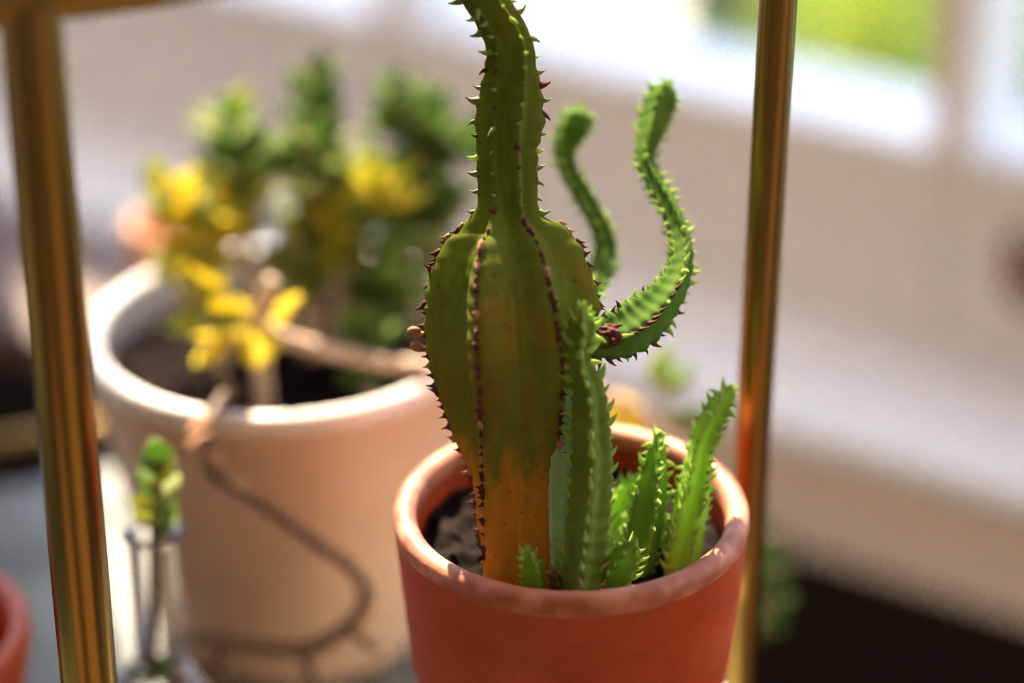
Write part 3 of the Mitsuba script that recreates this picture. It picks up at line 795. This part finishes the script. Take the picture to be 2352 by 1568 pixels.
def succulent(base_, tip, label, colours, n, L, seed, t0=0.5, spread=0.5, r=2.2, side=0):
    g = np.random.default_rng(seed)
    h = numbered('leafy_succulent')
    b, e = V3(base_) / 1000, V3(tip) / 1000
    mid = 0.5 * (b + e) + V3([g.normal() * 0.003, g.normal() * 0.003, 0.002])
    ctl = V3([[*b, r / 1000], [*mid, r / 1000 * 0.9], [*e, r / 1000 * 0.6]])
    m, s = tube(ctl, 10, 30, bumps=0.12, seed=seed)
    sub(h, 'stem', m, 'mat_pale_stem', True)
    paths = [s]
    for q in range(side):
        i = int(len(s) * (0.45 + 0.4 * g.random()))
        d = unit(V3([g.normal(), g.normal() * 0.6, 0.9])) * np.linalg.norm(e - b) * 0.34
        c2 = V3([[*s[i, :3], r / 1300], [*(s[i, :3] + d * 0.5 + [0, 0, -0.002]), r / 1500], [*(s[i, :3] + d), r / 2000]])
        m2, s2 = tube(c2, 8, 14)
        sub(h, 'twig', m2, 'mat_pale_stem', True)
        paths.append(s2)
    k = 0
    for pi_, pp in enumerate(paths):
        cnt = int(n * 1.5) if pi_ == 0 else max(6, n // 2)
        for q in range(cnt):
            t = t0 + (1 - t0) * (q + 0.5) / cnt if pi_ == 0 else 0.35 + 0.65 * (q + 0.5) / cnt
            p = pp[min(int(t * (len(pp) - 1)), len(pp) - 1), :3]
            a = k * 2.39996 + seed
            up_ = 0.15 + 1.1 * max(0, (t - t0) / (1 - t0)) ** 2 + 0.3 * g.normal() * spread
            d = V3([math.cos(a), math.sin(a), up_])
            leaf(h, p, d, L / 1000 * (0.75 + 0.5 * g.random()) * (1.0 if t < 0.9 else 0.75), colours[int(g.integers(len(colours)))], g.normal() * 0.4)
            k += 1
    say(h, label, 'succulent')
    return h

succulent((-84, 158, 101), (-79, 190, 189), 'tallest dark green leafy succulent in the blush pot, behind its middle', ['dark', 'green', 'dark', 'pale'], 34, 14, 41, 0.42, 0.6, 3.2, 3)
succulent((-102, 170, 101), (-116, 198, 160), 'pale grey green leafy shoot between the tallest succulent and the yellow one', ['pale', 'green', 'pale', 'lime'], 26, 14, 42, 0.5, 0.6, 3.0, 3)
succulent((-106, 150, 101), (-131, 160, 160), 'yellow leaved shoot leaning over the left back of the blush pot', ['yellow', 'yellow', 'lime', 'pale'], 26, 14, 43, 0.55, 0.6, 3.0, 3)
succulent((-66, 172, 101), (-42, 198, 176), 'dark green leafy shoot at the right back, beside the neck of the tall cactus', ['dark', 'green', 'dark'], 30, 14, 44, 0.42, 0.6, 3.0, 3)
succulent((-74, 155, 101), (-67, 168, 161), 'lime yellow leafy shoot in the middle of the blush pot', ['lime', 'yellow', 'green', 'lime'], 24, 14, 45, 0.5, 0.6, 3.0, 3)
succulent((-60, 142, 101), (-54, 147, 140), 'fresh green leafy shoot close behind the left rib of the tall cactus', ['green', 'pale', 'green', 'dark'], 30, 14, 46, 0.3, 0.6, 2.4, 2)
succulent((-62, 120, 101), (-64, 126, 124), 'low dark green leafy shoot near the front right of the blush pot', ['dark', 'green', 'dark'], 16, 12, 47, 0.3, 0.6, 2.0, 0)
succulent((-82, 150, 101), (-88, 158, 143), 'olive leafy shoot low in the centre of the blush pot among bare stems', ['lime', 'pale', 'green'], 14, 12, 49, 0.55, 0.6, 3.2, 2)
succulent((-52, 166, 101), (-40, 172, 150), 'grey green leafy shoot in the blush pot just left of the tall cactus body', ['pale', 'green', 'dark'], 18, 13, 50, 0.4, 0.6, 2.6, 2)
succulent((-112, 138, 101), (-121, 141, 135), 'small yellow green shoot near the left rim of the blush pot', ['yellow', 'lime', 'pale'], 10, 12, 51, 0.5, 0.6, 2.2, 1)
yl = succulent((-96, 118, 101), (-99, 120, 134), 'low succulent with large round yellow leaves in the front of the blush pot', ['yellow'], 3, 12, 48, 0.7, 0.5, 2.2, 0)
for p, d, L, c in [((-104, 118, 136), (-0.4, -0.9, 0.5), 15, 'yellow'), ((-108, 124, 140), (-0.8, -0.4, 0.6), 14, 'yellow'), ((-92, 116, 136), (0.9, -0.4, 0.5), 12, 'yellow'), ((-97, 112, 132), (0.1, -0.9, -0.5), 17, 'yellow'), ((-104, 112, 130), (-0.8, -0.6, 0.1), 16, 'yellow'), ((-108, 112, 128), (-0.5, -0.8, -0.35), 15, 'yellow')]:
    leaf(yl, V3(p) / 1000, V3(d), L / 1000, c, 0.3, 1.25)
BARE = [(-91.8, 115.0, 147.5, 2.4), (-95.3, 115.0, 139.8, 2.8), (-96.7, 115.0, 131.3, 3.0), (-89.7, 115.0, 126.6, 2.6), (-80.0, 115.0, 123.4, 2.5), (-69.0, 115.0, 120.2, 2.4), (-55.1, 112.0, 118.6, 2.3), (-42.5, 110.0, 118.5, 2.2), (-27.1, 108.0, 117.3, 2.1), (-8.9, 108.0, 114.8, 2.1), (13.7, 112.0, 106.5, 2.0), (26.5, 115.0, 97.4, 2.0), (40.0, 118.0, 80.4, 1.8), (55.0, 120.0, 58.0, 1.7), (66.0, 118.0, 36.0, 1.5), (68.0, 112.0, 14.0, 1.3)]
tr = 'trailing_succulent'
sub(tr, 'stem', tube(V3(BARE), 12, 150, mm=True, bumps=0.15, seed=4)[0], 'mat_pale_stem', True)
sub(tr, 'stem_base', tube(V3([(-97, 118, 99, 3.2), (-97.2, 117, 115, 3.1), (-96.7, 115.2, 131, 2.9)]), 12, 20, mm=True, bumps=0.15, seed=5)[0], 'mat_pale_stem', True)
g_ = np.random.default_rng(9)
for p, d, L, c in [((22, 116, 104), (0.05, -0.3, -0.9), 16, 'yellow'), ((20, 116, 106), (-0.35, -0.4, -0.8), 13, 'yellow'), ((28, 118, 108), (0.6, 0.2, 0.5), 14, 'green'), ((32, 120, 104), (0.8, 0.3, 0.4), 13, 'green'), ((30, 120, 106), (0.3, 0.5, 0.9), 13, 'pale'), ((34, 118, 96), (0.9, -0.1, 0.1), 13, 'dark'), ((36, 118, 92), (0.7, -0.4, 0.3), 12, 'pale')]:
    leaf(tr, V3(p) / 1000, V3(d), L / 1000, c, g_.normal() * 0.5)
for i in range(34):
    t = 0.80 + 0.2 * i / 33
    s_ = spline(V3(BARE), 150)[int(t * 149), :3] / 1000
    a = i * 2.4
    leaf(tr, s_, V3([math.cos(a) + 0.25, math.sin(a), 0.35]), 0.0125, ('green', 'dark', 'pale', 'dark')[i % 4], g_.normal() * 0.4)
say(tr, 'trailing bare stem crossing the blush pot and hanging down right behind the terracotta pot', 'succulent')

# the vine that droops over the blush pot's front
VINE = [(-105.0, 122.0, 97.0, 1.9), (-106.0, 110.0, 109.0, 1.9), (-105.0, 96.0, 118.5, 1.9), (-108.3, 84.0, 118.5, 1.9), (-110.0, 75.5, 116.0, 1.9), (-110.2, 71.0, 109.0, 1.9), (-108.3, 68.0, 103.3, 1.9), (-99.5, 68.0, 96.5, 1.9), (-89.2, 68.0, 88.1, 1.9), (-78.7, 68.0, 79.0, 1.9), (-68.1, 68.0, 69.9, 2.0), (-63.2, 68.0, 61.8, 2.2), (-64.3, 68.0, 53.7, 2.3), (-71.0, 68.0, 45.6, 2.4), (-80.2, 68.0, 39.8, 2.4), (-91.4, 68.0, 39.1, 2.1), (-105.1, 66.0, 42.5, 2.1), (-117.3, 63.0, 46.7, 1.9), (-124.0, 60.0, 48.2, 1.6)]
vn = 'drooping_vine'
sub(vn, 'stem', tube(V3(VINE), 12, 150, mm=True, bumps=0.2, seed=6)[0], 'mat_vine', True)
for tb in ([(-69.0, 68.0, 47.5, 1.7), (-63.4, 66.0, 42.7, 1.5), (-59.0, 65.0, 40.0, 1.2)], [(-107.0, 66.0, 43.4, 1.7), (-112.0, 65.0, 33.9, 1.7), (-111.5, 66.0, 20.0, 1.6)], [(-84.2, 68.0, 39.7, 1.9), (-81.5, 66.0, 30.1, 1.8), (-81.4, 65.0, 18.0, 1.7)]):
    sub(vn, 'side_shoot', tube(V3(tb), 10, 30, mm=True, bumps=0.15, seed=7)[0], 'mat_vine', True)
for p, d in [((-110, 75, 121), (-0.6, -0.5, -0.5)), ((-109, 73, 116), (-0.9, -0.3, -0.6)), ((-111, 72, 112), (0.5, -0.5, -0.8))]:
    x = unit(V3(d)); y = unit(np.cross([0, 0, 1], x)); z = np.cross(x, y)
    part(vn, 'dry_leaf', {**mikit.ply(LEAF_MESH, 'mat_thorn_tan', smooth=True), 'to_world': T4(matrix(x * 0.009, y * 0.008, z * 0.008, V3(p) / 1000))})
say(vn, 'brown woody vine drooping over the front of the blush pot and curling back', 'vine')

# ------------------------------------------------------------------ glass bottle with a cutting
bx, by = -0.1245, 0.040
H0, HN, HT = 0.040, 0.060, 0.100
outer = [(0, 0.0)] + arc(0.0155, 0.004, 0.004, -90, 0, 5) + [(0.0195, 0.030)] + [(0.0195 - 0.0115 * mm, 0.034 + 0.020 * mm ** 0.8) for mm in np.linspace(0, 1, 8)] + [(0.0078, 0.070), (0.0078, 0.0975)] + arc(0.0080, 0.0988, 0.0013, -60, 100, 6)
inner = [(0.0060, 0.0985), (0.0060, 0.056)] + [(0.0060 + 0.0112 * mm, 0.054 - 0.020 * mm ** 1.2) for mm in np.linspace(0, 1, 8)] + [(0.0174, 0.006), (0.0150, 0.0030), (0, 0.0030)]
bo = put('glass_bottle', lathe(outer + inner, 64, (bx, by, 0.0006)), 'mat_bottle', 30)
say(bo, 'small clear glass bottle on the shelf in front of the blush pot, holding a cutting', 'bottle')
ct = 'succulent_cutting'
CUT = [(-128.2, 40.0, 45.0, 1.3), (-126.0, 40.0, 70.0, 1.4), (-124.7, 40.0, 90.3, 1.4), (-123.4, 40.0, 104.4, 1.3), (-121.4, 40.0, 116.4, 1.2), (-120.1, 40.0, 124.2, 1.0)]
sub(ct, 'stem', tube(V3(CUT), 10, 50, mm=True)[0], 'mat_vine', True)
cs = spline(V3(CUT), 60)[:, :3] / 1000
for i in range(16):
    t = 0.70 + 0.30 * i / 15
    p = cs[int(t * 59)]
    a = i * 2.39996
    leaf(ct, p, V3([math.cos(a), math.sin(a), 0.5 + 1.2 * max(0, t - 0.85) / 0.15]), 0.0095, ('green', 'lime', 'pale')[i % 3], 0.2, 1.5)
for i in range(6):
    a = i * 1.05
    leaf(ct, cs[2] + V3([0, 0, 0.030]) * 0, V3([math.cos(a), math.sin(a), 0.5]), 0.009, 'dark', 0.2, 1.2)
say(ct, 'rosette topped green cutting standing in the glass bottle', 'succulent')

# sash lift on the bottom rail at the right edge of the picture
lf = 'sash_lift'
pts = [(*wallp(s_, h_), 0.006 + z_, r_) for s_, h_, z_, r_ in ((-0.124, -0.004, 0, 0.0050), (-0.127, -0.016, -0.002, 0.0055), (-0.137, -0.022, -0.004, 0.006), (-0.149, -0.022, -0.004, 0.006), (-0.159, -0.016, -0.002, 0.0055), (-0.162, -0.004, 0, 0.0050))]
sub(lf, 'grip', tube(V3(pts), 14, 40)[0], 'mat_bronze', True)
for s0 in (-0.124, -0.162):
    sub(lf, 'plate', prism(wq(s0 - 0.008, s0 + 0.008, -0.004, -0.0002), -0.006, 0.018), 'mat_bronze', 30)
say(lf, 'reddish bronze sash lift on the window rail at the right edge of the picture', 'handle')
